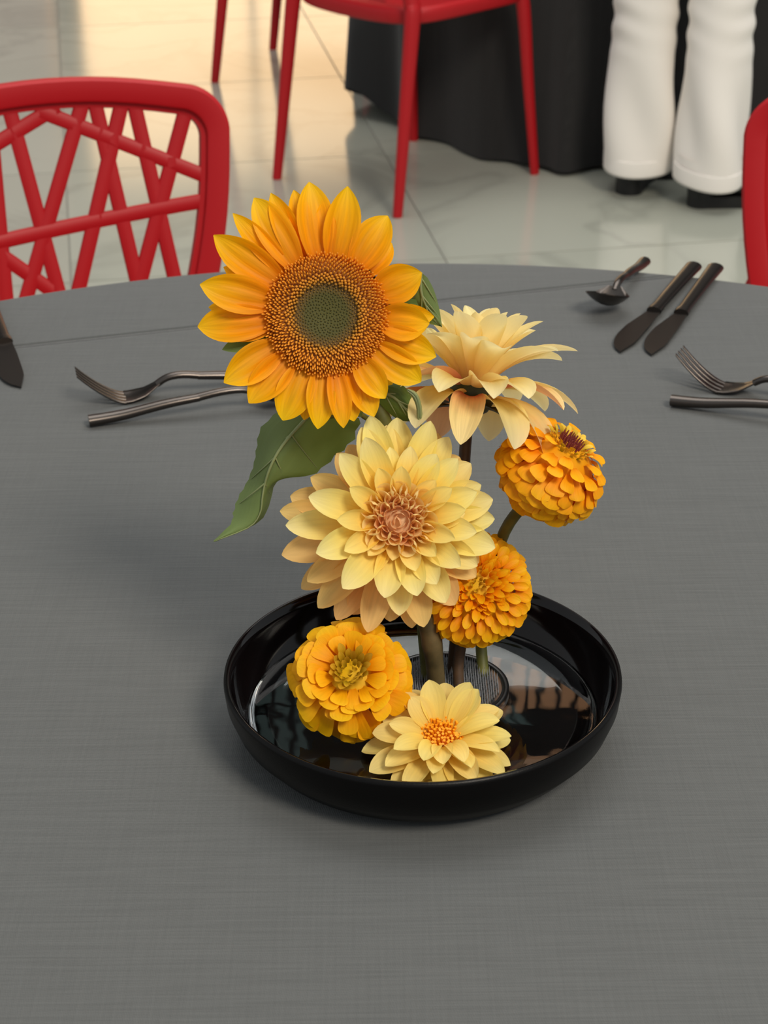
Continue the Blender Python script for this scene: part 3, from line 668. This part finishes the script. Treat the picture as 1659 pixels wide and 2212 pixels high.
def outline(off, nseg=10):
    """closed outline of the back, counter-clockwise from lower left, inset by off (m)"""
    hw_t, hw_b = .215-off, .180-off; top, bot = .815-off, .49+off; rc = max(.055-off*.8, .012); pts = []
    def arc(cx, cz, a0, a1):
        for i in range(nseg+1):
            a = R(lerp(a0, a1, i/nseg)); pts.append((cx+rc*math.cos(a), cz+rc*math.sin(a)))
    arc(hw_b-rc, bot+rc, -90, 0)
    for i in range(1, 8):
        t = i/8; pts.append((lerp(hw_b, hw_t, t)+.006*math.sin(PI*t), lerp(bot+rc, top-rc-.016, t)))
    arc(hw_t-rc, top-rc-.016, 0, 84)
    for i in range(1, 12):
        t = i/12; x = lerp(hw_t-rc, -(hw_t-rc), t); pts.append((x, top-.016*(x/(hw_t-rc))**2))
    arc(-(hw_t-rc), top-rc-.016, 96, 180)
    for i in range(1, 8):
        t = 1-i/8; pts.append((-(lerp(hw_b, hw_t, t)+.006*math.sin(PI*t)), lerp(bot+rc, top-rc-.016, t)))
    arc(-(hw_b-rc), bot+rc, 180, 270)
    for i in range(1, 12):
        t = i/12; pts.append((lerp(-(hw_b-rc), hw_b-rc, t), bot))
    return pts
FRW = .030
def clip(u0, v0, u1, v1):
    """stretch a bar to the opening edges"""
    du, dv = u1-u0, v1-v0; lo, hi = -9, 9
    for p_, d_, mn, mx in ((u0, du, -.195, .195), (v0, dv, .515, .795)):
        if abs(d_) < 1e-6: continue
        a_, b_2 = (mn-p_)/d_, (mx-p_)/d_; lo = max(lo, min(a_, b_2)); hi = min(hi, max(a_, b_2))
    return lo, hi
def make_chair(label):
    e = empty('chair'); tag(e, label, 'chair')
    fr = MB(); prof = [(0, .0), (.0012, .011), (.005, .0145), (.0255, .0145), (.0285, .0125), (.0295, .005), (FRW+.0055, .004), (FRW+.0065, -.006), (.006, -.008), (0, 0)]
    rows = []
    for off, d in prof: rows.append([back_pt(u, v, d) for u, v in outline(off)])
    fr.grid(rows, closed=True); bk_ = fr.build('backrest', M['red'], e); autosmooth(bk_, 38)
    def add_bar(u0, v0, u1, v1, full=True):
        lo, hi = clip(u0, v0, u1, v1) if full else (0, 1)
        if hi <= lo: return
        mb = MB(); n_ = 8; ln = math.hypot(u1-u0, v1-v0); px_, pz_ = -(v1-v0)/ln, (u1-u0)/ln; wd = .0088; rws = []
        for i in range(n_+1):
            t = lerp(lo, hi, i/n_); u, v = u0+(u1-u0)*t, v0+(v1-v0)*t
            rws.append([back_pt(u+px_*a_*wd, v+pz_*a_*wd, d) for a_, d in ((-1, -.004), (-1, .002), (-.8, .0035), (.8, .0035), (1, .002), (1, -.004))])
        mb.grid(rws, closed=True); mb.fan(rws[0]); mb.fan(rws[-1], True); autosmooth(mb.build('lattice_bar', M['red'], bk_), 50)
    full = [1, 1, 1, 0, 1, 1, 1, 1, 1, 0, 0]
    for k, q in enumerate(bars):
        u0, v0, u1, v1 = q
        if k in (2, 3, 9):
            e0, e1 = {2: (.45, 0), 3: (0, .0), 9: (.5, .3)}[k]
            add_bar(u0-(u1-u0)*e0, v0-(v1-v0)*e0, u1+(u1-u0)*e1, v1+(v1-v0)*e1, False)
        else: add_bar(u0, v0, u1, v1)
    add_bar(.165, .80, .09, .50); add_bar(.10, .80, .185, .56)
    # seat: rounded shell with a turned-down rim
    hw, hd = .215, .205
    def sq(s_, n_=64):
        out = []
        for k in range(n_):
            a = 2*PI*k/n_; c_, s__ = math.cos(a), math.sin(a); rr = 1/((abs(c_)**5+abs(s__)**5)**.2)
            out.append((hw*s_*rr*c_, hd*s_*rr*s__, ))
        return out
    st = MB(); rws = []
    for s_, dz in ((0.001, -.014), (.3, -.012), (.6, -.006), (.85, 0), (.95, .002), (.99, -.003), (1.0, -.010), (1.0, -.030), (.985, -.034), (.975, -.030), (.965, -.014), (.8, -.016), (.4, -.026), (.001, -.028)):
        rws.append([(x, y, SH+dz - .012*((x/hw)**2 < .5)*(y/hd > .9)*0 + .010*(abs(x)/hw)**2*s_) for x, y in sq(s_)])
    st.grid(rws, closed=True); so = st.build('seat', M['red'], e)
    sl = MB(); sl.tube(smooth_pts([(-.045, -.13, SH+.0015-.006), (0, -.128, SH-.006), (.045, -.13, SH+.0015-.006)], 8), .0028, 8, flat=.5); sl.build('drain_slot', M['rubber'], so)
    # legs
    for sx in (-1, 1):
        foot = Vector((sx*.21, .215, 0)); top = Vector((sx*.188, .178, SH-.02))
        l_ = MB(); l_.tube(smooth_pts([foot, foot.lerp(top, .5), top, top+Vector((-sx*.02, -.02, .008))], 14), lambda t: lerp(.0125, .024, t**1.3), 12, flat=.8); l_.build('leg', M['red'], e)
        foot = Vector((sx*.21, -.255, 0)); top = Vector((sx*.198, -.195, SH-.02)); up = back_pt(sx*.178, .53, 0)
        l_ = MB(); l_.tube(smooth_pts([foot, foot.lerp(top, .5), top, back_pt(sx*.192, SH+.02, .002), up], 18), lambda t: ease([(0, .0125), (.55, .021), (.75, .021), (1, .016)], t), 12, flat=.8); l_.build('leg', M['red'], e)
    return e
ch = make_chair('red plastic chair with lattice back at the grey table, beside the sunflower and fork'); ch['group'] = 'red lattice chairs'
ch.matrix_world = T0
def put(label, x, y, rz, s=1):
    c = copy_tree(ch); c.matrix_world = Matrix.Translation((x, y, 0)) @ Matrix.Rotation(rz, 4, 'Z'); c['label'] = label; return c
c2 = put('red plastic chair at the grey table beside the two knives and the white trousers', 0, 0, 0); c2.matrix_world = chair_at(.600, 1.215, BX+.06, 0)
put('red plastic chair with slim splayed legs standing by the charcoal tablecloth behind the sunflower', .030, 3.565, math.atan2(-.72, .69))
put('red plastic chair showing two thin legs at the far side of the charcoal table', -.208, 4.585, facing((0, 0, 0), (.935, -.353, 0)))

# ------------------------------------------------------------------ far table in charcoal cloth
FT = Vector((.66, 4.32, 0))
def adist(a, deg): return math.atan2(math.sin(a-R(deg)), math.cos(a-R(deg)))
def far_r(a):
    f = .02 + .028*math.sin(15*a+.4)+.016*math.sin(8*a+1.2)
    w_ = math.exp(-(adist(a, 224)/.28)**4); f = lerp(f, -.005+.018*math.sin(19*a), w_)
    f += .080*math.exp(-(adist(a, 252)/.06)**2) + .03*math.exp(-(adist(a, 236)/.06)**2)
    return f - .06*math.exp(-(adist(a, 181)/.14)**2) + .03*math.exp(-(adist(a, 194)/.06)**2)
def far_hem(a):
    d = math.atan2(math.sin(a-R(196)), math.cos(a-R(196)))
    return .005+.07*math.exp(-(d/.12)**2)+.004*(1+math.sin(9*a))
make_table(tuple(FT), .76, 'round table under the charcoal cloth behind the red chair', M['cloth_dark'], 'charcoal tablecloth hanging in deep folds to the floor behind the white trousers', far_hem, far_r)

# ------------------------------------------------------------------ cutlery
M['gun'] = mat('gunmetal', (90, 84, 80), .3, 1.0)
def cut_place(o, p, ang): o.location = p; o.rotation_euler = (0, 0, ang)
def strip(mb, secs, th=.0016):
    """flat shaped metal: secs of (x, halfwidth, z, dish)"""
    top, bot = [], []
    for x, hw_, z, dish in secs:
        top.append([(x, hw_*v, z+dish*v*v) for v in (-1, -.75, -.5, -.25, 0, .25, .5, .75, 1)])
        bot.append([(x, hw_*v*1.0, z+dish*v*v-th) for v in (1, .75, .5, .25, 0, -.25, -.5, -.75, -1)])
    rws = [a_+b_2 for a_, b_2 in zip(top, bot)]
    mb.grid(rws, closed=True, flip=True); mb.fan(rws[0]); mb.fan(rws[-1], True)
HZ = TZ+.0018
def make_handle(par, x0, x1, z0, z1, r0, r1, m_):
    h = MB(); h.tube(smooth_pts([(x0, 0, z0), (lerp(x0, x1, .3), 0, lerp(z0, z1, .25)), (lerp(x0, x1, .7), 0, lerp(z0, z1, .8)), (x1, 0, z1)], 12), lambda t: lerp(r0, r1*1.12, t), 12, flat=.78); o = h.build('handle', m_, par); bevel(o, .0006); return o
def make_spoon(label, L=.20, bw=.021):
    e = empty('spoon'); tag(e, label, 'spoon', 'dark cutlery')
    k = L/.2; hb = MB(); secs = []
    for i in range(15):
        t = i/14; x = L-.064*k*t if False else lerp(L, L-.062*k, t)
        wv = bw*math.sqrt(max(1-(2*min(max(t, .012), .97)-1)**2, 0))*(1.05-.15*t)
        zc = .0105*(2*t-1)**2 + (.006 if t > .8 else 0)*(t-.8)/.2
        dish = .0105*(1-abs(2*t-1)**2)+.0005
        secs.append((x, max(wv, .003), .0018+zc+.017*(1-t)**1.2, dish))
    strip(hb, secs, .0014); hb.build('spoon_bowl', M['gun'], e)
    nb = MB(); nb.tube(smooth_pts([(L-.060*k, 0, .0145), (L-.072*k, 0, .0185), (L-.09*k, 0, .0185), (L-.11*k, 0, .0155)], 10), lambda t: lerp(.0034, .0042, t), 10, flat=.8); nb.build('neck', M['gun'], e)
    make_handle(e, L-.108*k, 0, .0156, .0052, .0042, .0055, M['gun'])
    return e
def make_fork(label, L=.20):
    e = empty('fork'); tag(e, label, 'fork', 'dark cutlery'); hb = MB()
    zf = lambda t: ease([(0, .0015), (.25, .0022), (.5, .006), (.75, .014), (1, .024)], t)
    secs = []
    for i in range(8):
        t = i/7; x = lerp(L-.075, L-.045, t); secs.append((x, lerp(.0045, .0125, math.sin(t*PI/2)), ease([(0, .0125), (.4, .005), (.8, .0020), (1, .0018)], t), .0012))
    strip(hb, secs, .0015); hb.build('fork_head', M['gun'], e)
    for k in range(4):
        tn = MB(); y0 = (k-1.5)*.0066; sc = []
        rws = []
        for i in range(8):
            t = i/7; x = lerp(L-.046, L-.006+0, t); z = lerp(.0020, .030, t**1.5); hw_ = lerp(.0024, .0010, t)
            rws.append([(x, y0-hw_, z), (x, y0+hw_, z), (x, y0+hw_, z-.0016), (x, y0-hw_, z-.0016)])
        tn.grid(rws, closed=True, flip=True); tn.fan(rws[0]); tn.fan(rws[-1], True); tn.build('tine', M['gun'], e)
    nb = MB(); nb.tube(smooth_pts([(L-.073, 0, .0115), (L-.082, 0, .0165), (L-.095, 0, .0178), (L-.11, 0, .0155)], 10), lambda t: lerp(.0040, .0042, t), 10, flat=.75); nb.build('neck', M['gun'], e)
    make_handle(e, L-.108, 0, .0156, .0052, .0042, .0055, M['gun'])
    return e
def make_knife(label, L=.235, bl=.10):
    e = empty('knife'); tag(e, label, 'knife', 'dark cutlery'); b = MB(); rws = []
    for i in range(14):
        t = i/13; x = lerp(L-bl, L, t); lo = -ease([(0, .006), (.12, .0085), (.4, .0145), (.65, .0160), (.82, .0135), (.94, .0075), (1, .0012)], t); hi = ease([(0, .006), (.3, .0065), (.75, .0055), (1, -.0008)], t)
        z = .0055-.0030*t
        rws.append([(x, lo, z), (x, hi, z+.0006), (x, hi, z-.0012), (x, lo, z-.0006)])
    b.grid(rws, closed=True, flip=True); b.fan(rws[0]); b.fan(rws[-1], True); autosmooth(b.build('blade', M['gun'], e), 30)
    c = MB(); c.tube([(L-bl-.008, 0, .0058), (L-bl-.004, 0, .006), (L-bl+.001, 0, .0058)], .0072, 12, flat=.62); c.build('bolster', M['gun'], e)
    h = MB(); h.tube(smooth_pts([(0, 0, .0050), (.05, 0, .0056), (L-bl-.006, 0, .0058)], 10), lambda t: lerp(.0084, .0062, t), 12, flat=.6); bevel(h.build('handle', M['gun'], e), .0008)
    return e
def lay(o, p_from, p_to):
    """origin (handle end) at p_from pointing to p_to, both points on the cloth"""
    d = p_to-p_from; o.location = (p_from.x, p_from.y, HZ-.0016); o.rotation_euler = (0, 0, math.atan2(d.y, d.x)); return d.length
P = lambda x, y, z=0.003: atz(x, y, TZ+z)
k1 = make_knife('dark metal table knife beside the spoon, next to another knife'); print('knife', lay(k1, P(1499, 569, .008), P(1352, 748)))
k2 = make_knife('dark metal table knife beside the fork, next to another knife'); lay(k2, P(1546, 572, .008), P(1420, 752))
s1 = make_spoon('dark metal soup spoon beside the two knives on the grey cloth', .165, .0205); print('spoon', lay(s1, P(1393, 563, .006), P(1313, 668, .004)))
f1 = make_fork('dark metal fork with upturned tines beside the two knives'); d_ = P(1790, 830)-P(1560, 826)
def lay_tip(o, tip, back, L):
    d = (back-tip).normalized(); q = tip+d*L; o.location = (q.x, q.y, HZ-.0016); o.rotation_euler = (0, 0, math.atan2(-d.y, -d.x))
lay_tip(f1, P(1458, 754, .030), P(1668, 818, .018), .20)
s2_ = make_spoon('dark metal spoon with straight handle lying beside the fork near the two knives', .20); lay(s2_, P(1450, 868, .004), P(1660, 890, .008))
f2 = make_fork('dark metal fork with upturned tines partly behind the sunflower'); lay_tip(f2, P(152, 803, .030), P(490, 812, .013), .20)
s3 = make_spoon('dark metal spoon partly behind the sunflower, handle below the fork', .20); lay(s3, P(192, 910, .005), P(560, 868, .006))
k3 = make_knife('dark metal table knife near the fork tip and the red chair'); lay_tip(k3, P(48, 834, .003), P(-42, 610, .006), .235)
k4 = make_knife('dark metal table knife mostly cut off next to the knife by the fork'); lay_tip(k4, P(-18, 842, .003), P(-100, 620, .006), .235)

# ------------------------------------------------------------------ standing person in white trousers
M['white'] = mat('white_denim', (246, 240, 233), .8, spec=.2)
M['black'] = mat('black_leather', (16, 15, 15), .5); M['top'] = mat('black_knit', (24, 24, 26), .85); M['skin'] = mat('skin', (214, 168, 140), .55); M['hair'] = mat('dark_hair', (34, 24, 20), .5)
fl_, fr_ = atz(1372, 412, 0), atz(1530, 442, 0)
pc = (fl_+fr_)/2
PE = empty('person', (pc.x, pc.y, 0)); tag(PE, 'standing person in flared white trousers and black heeled shoes beside the charcoal table', 'person')
bpy.context.view_layer.update()
def leg_rows(foot, hip, seed):
    rnd = random.Random(seed); rws = []; n_ = 60
    for i in range(n_+1):
        t = i/n_; z = lerp(.068, .90, t)
        cx = lerp(foot.x, hip.x, t); cy = lerp(foot.y, hip.y, t)
        hw_ = ease([(.085, .080), (.13, .079), (.25, .076), (.40, .073), (.50, .074), (.65, .084), (.90, .095)], z)
        row = []
        for k in range(40):
            a = 2*PI*k/40
            wr = .0046*math.sin(z*105+2.2*math.sin(a+seed)+.6*math.sin(3*a))*math.exp(-((z-.43)/.075)**2)*(.6+.4*math.sin(a*2+seed))
            dr = .0125*math.sin(3*a+seed*2+z*9)*math.exp(-((z-.18)/.12)**2)
            rr = hw_*(1+.0)+wr+dr
            row.append((cx+rr*math.cos(a), cy+rr*1.08*math.sin(a), z+.012*math.sin(a)*(t < .02) - .0))
        rws.append(row)
    return rws
LF_, RF_ = Vector((fl_.x-pc.x, fl_.y-pc.y, 0)), Vector((fr_.x-pc.x, fr_.y-pc.y, 0))
hipL, hipR = Vector((-.085+.01, .02, 0)), Vector((.085, -.02, 0))
tr = MB()
rl, rr_ = leg_rows(LF_, hipL, 1.0), leg_rows(RF_, hipR, 2.3)
for q in (rl, rr_):
    tr.grid(q, closed=True)
    inn = [[Vector(p).lerp(Vector((sum(x[0] for x in q[0])/40, sum(x[1] for x in q[0])/40, p[2])), .05) + Vector((0, 0, dz)) for p in q[0]] for dz in (0, .06)]
    tr.grid([q[0], inn[0], inn[1]], closed=True, flip=True)
rws = []
for z, a_, b_2 in ((.84, .175, .115), (.90, .185, .125), (.98, .175, .12), (1.04, .15, .105), (1.06, .148, .103)):
    rws.append([(a_*math.cos(2*PI*k/40), b_2*math.sin(2*PI*k/40), z) for k in range(40)])
tr.grid(rws, closed=True)
to = tr.build('trousers', M['white'], PE); sd = to.modifiers.new('s', 'SUBSURF'); sd.levels = 1; sd.render_levels = 1
for q, sd_ in ((rl, 1), (rr_, 2)):
    hb = MB(); c_ = Vector((sum(x[0] for x in q[0])/40, sum(x[1] for x in q[0])/40, 0)); r2 = []
    for dz, gr in ((-.002, .996), (-.002, 1.008), (.004, 1.014), (.034, 1.014), (.037, 1.010), (.037, .99)):
        r2.append([((p[0]-c_.x)*gr+c_.x, (p[1]-c_.y)*gr+c_.y, p[2]+dz) for p in q[0]])
    hb.grid(r2, closed=True); hb.build('hem', M['white'], to)
def shoe(base, ang):
    s = MB(); Mx = Matrix.Translation(base) @ Matrix.Rotation(ang, 4, 'Z')
    rws = []
    for y, hw_, zt, zb in ((-.075, .022, .10, .05), (-.06, .032, .115, .048), (-.02, .034, .11, .042), (.04, .038, .085, .022), (.09, .043, .06, .012), (.13, .040, .048, .012), (.155, .028, .038, .012), (.165, .012, .028, .014)):
        rws.append([Mx @ Vector((hw_*math.cos(a), y, (zt+zb)/2+(zt-zb)/2*math.sin(a))) for a in [2*PI*k/16 for k in range(16)]])
    s.grid(rws, closed=True); s.fan(rws[0]); s.fan(rws[-1], True)
    o = s.build('shoe', M['black'], PE)
    h = MB(); r2 = [[Mx @ Vector((x*q, -.045+y*q, z)) for x, y in [(.034*math.cos(2*PI*k/20), .036*math.sin(2*PI*k/20)) for k in range(20)]] for z, q in ((0, .95), (.03, .95), (.06, 1.0))]
    h.grid(r2, closed=True); h.fan(r2[0]); h.fan(r2[-1], True); h.build('heel', M['black'], o)
    so = MB(); r3 = []
    for z in (.0, .014):
        r3.append([Mx @ Vector((hw_, y, z*2)) for y, hw_ in ((-.06, .03), (.03, .034), (.09, .043), (.13, .040), (.16, .018), (.16, -.018), (.13, -.040), (.09, -.043), (.03, -.034), (-.06, -.03))])
    so.grid(r3, closed=True); so.fan(r3[0]); so.fan(r3[-1], True); so.build('sole', M['black'], o, False)
shoe(LF_+Vector((0, .035, 0)), R(-20)); shoe(RF_+Vector((.028, .0, 0)), R(-86))
# body: one skinned figure (torso, arms with fingers, neck, head)
bv, be, br = [], [], []
def chain(pts, start=None):
    prev = start
    for p, r_ in pts:
        bv.append(p); br.append(r_); i = len(bv)-1
        if prev is not None: be.append((prev, i))
        prev = i
    return prev
pel = chain([((0, 0, 1.0), (.14, .10))])
chest = chain([((0, .0, 1.14), (.13, .095)), ((0, -.005, 1.28), (.15, .10))], pel)
neck = chain([((0, 0, 1.42), (.07, .06)), ((0, .015, 1.50), (.05, .05)), ((0, .03, 1.57), (.07, .08)), ((0, .03, 1.66), (.075, .095)), ((0, .02, 1.72), (.05, .06))], chest)
for sx in (-1, 1):
    wr = chain([((sx*.17, 0, 1.37), (.055, .05)), ((sx*.21, -.01, 1.22), (.045, .045)), ((sx*.23, 0, 1.08), (.037, .037)), ((sx*.22, .09, .96), (.03, .03)), ((sx*.20, .15, .89), (.022, .026))], chest)
    palm = chain([((sx*.19, .18, .86), (.018, .032))], wr)
    for k in range(4):
        b0 = Vector((sx*.188, .185+.018*(k-1.5)*.8, .845+.012*(k-1.5)*.6)); d1 = Vector((-sx*.012, .016, -.030))
        chain([(tuple(b0+d1*.8), (.009, .009)), (tuple(b0+d1*1.5+Vector((-sx*.006, 0, -.004))), (.0085, .0085)), (tuple(b0+d1*(2.1-.15*abs(k-1.3))+Vector((-sx*.016, -.006, 0))), (.008, .008))], palm)
    chain([((sx*.175, .20, .875), (.011, .011)), ((sx*.162, .218, .862), (.009, .009)), ((sx*.155, .228, .845), (.0085, .0085))], palm)
me = bpy.data.meshes.new('body'); me.from_pydata(bv, be, []); bo = bpy.data.objects.new('body', me); COL.objects.link(bo); bo.parent = PE
sk = bo.modifiers.new('skin', 'SKIN'); 
for i, r_ in enumerate(br): me.skin_vertices[0].data[i].radius = r_
me.skin_vertices[0].data[0].use_root = True
sb = bo.modifiers.new('sub', 'SUBSURF'); sb.levels = 1; sb.render_levels = 2
def bodymat(t, n, l, b):
    tc = n.new('ShaderNodeTexCoord'); sep = n.new('ShaderNodeSeparateXYZ'); l.new(tc.outputs['Object'], sep.inputs[0])
    ax = n.new('ShaderNodeMath'); ax.operation = 'GREATER_THAN'; ax.inputs[1].default_value = 1.45; l.new(sep.outputs[2], ax.inputs[0])
    ay = n.new('ShaderNodeMath'); ay.operation = 'GREATER_THAN'; ay.inputs[1].default_value = .13; l.new(sep.outputs[1], ay.inputs[0])
    mx = n.new('ShaderNodeMath'); mx.operation = 'MAXIMUM'; l.new(ax.outputs[0], mx.inputs[0]); l.new(ay.outputs[0], mx.inputs[1])
    m_ = n.new('ShaderNodeMix'); m_.data_type = 'RGBA'; l.new(mx.outputs[0], m_.inputs[0]); m_.inputs[6].default_value = (*s2l((24, 24, 26)), 1); m_.inputs[7].default_value = (*s2l((214, 168, 140)), 1); l.new(m_.outputs[2], b.inputs['Base Color'])
bo.data.materials.append(mat('body_cloth_and_skin', (24, 24, 26), .7, build=bodymat))
hr = MB(); hr.lathe([(0, 1.765), (.05, 1.755), (.088, 1.71), (.098, 1.65), (.096, 1.58), (.09, 1.50), (.07, 1.44)], 28, c=(0, -.005, 0), sy=1.05); hr.build('hair', M['hair'], PE)
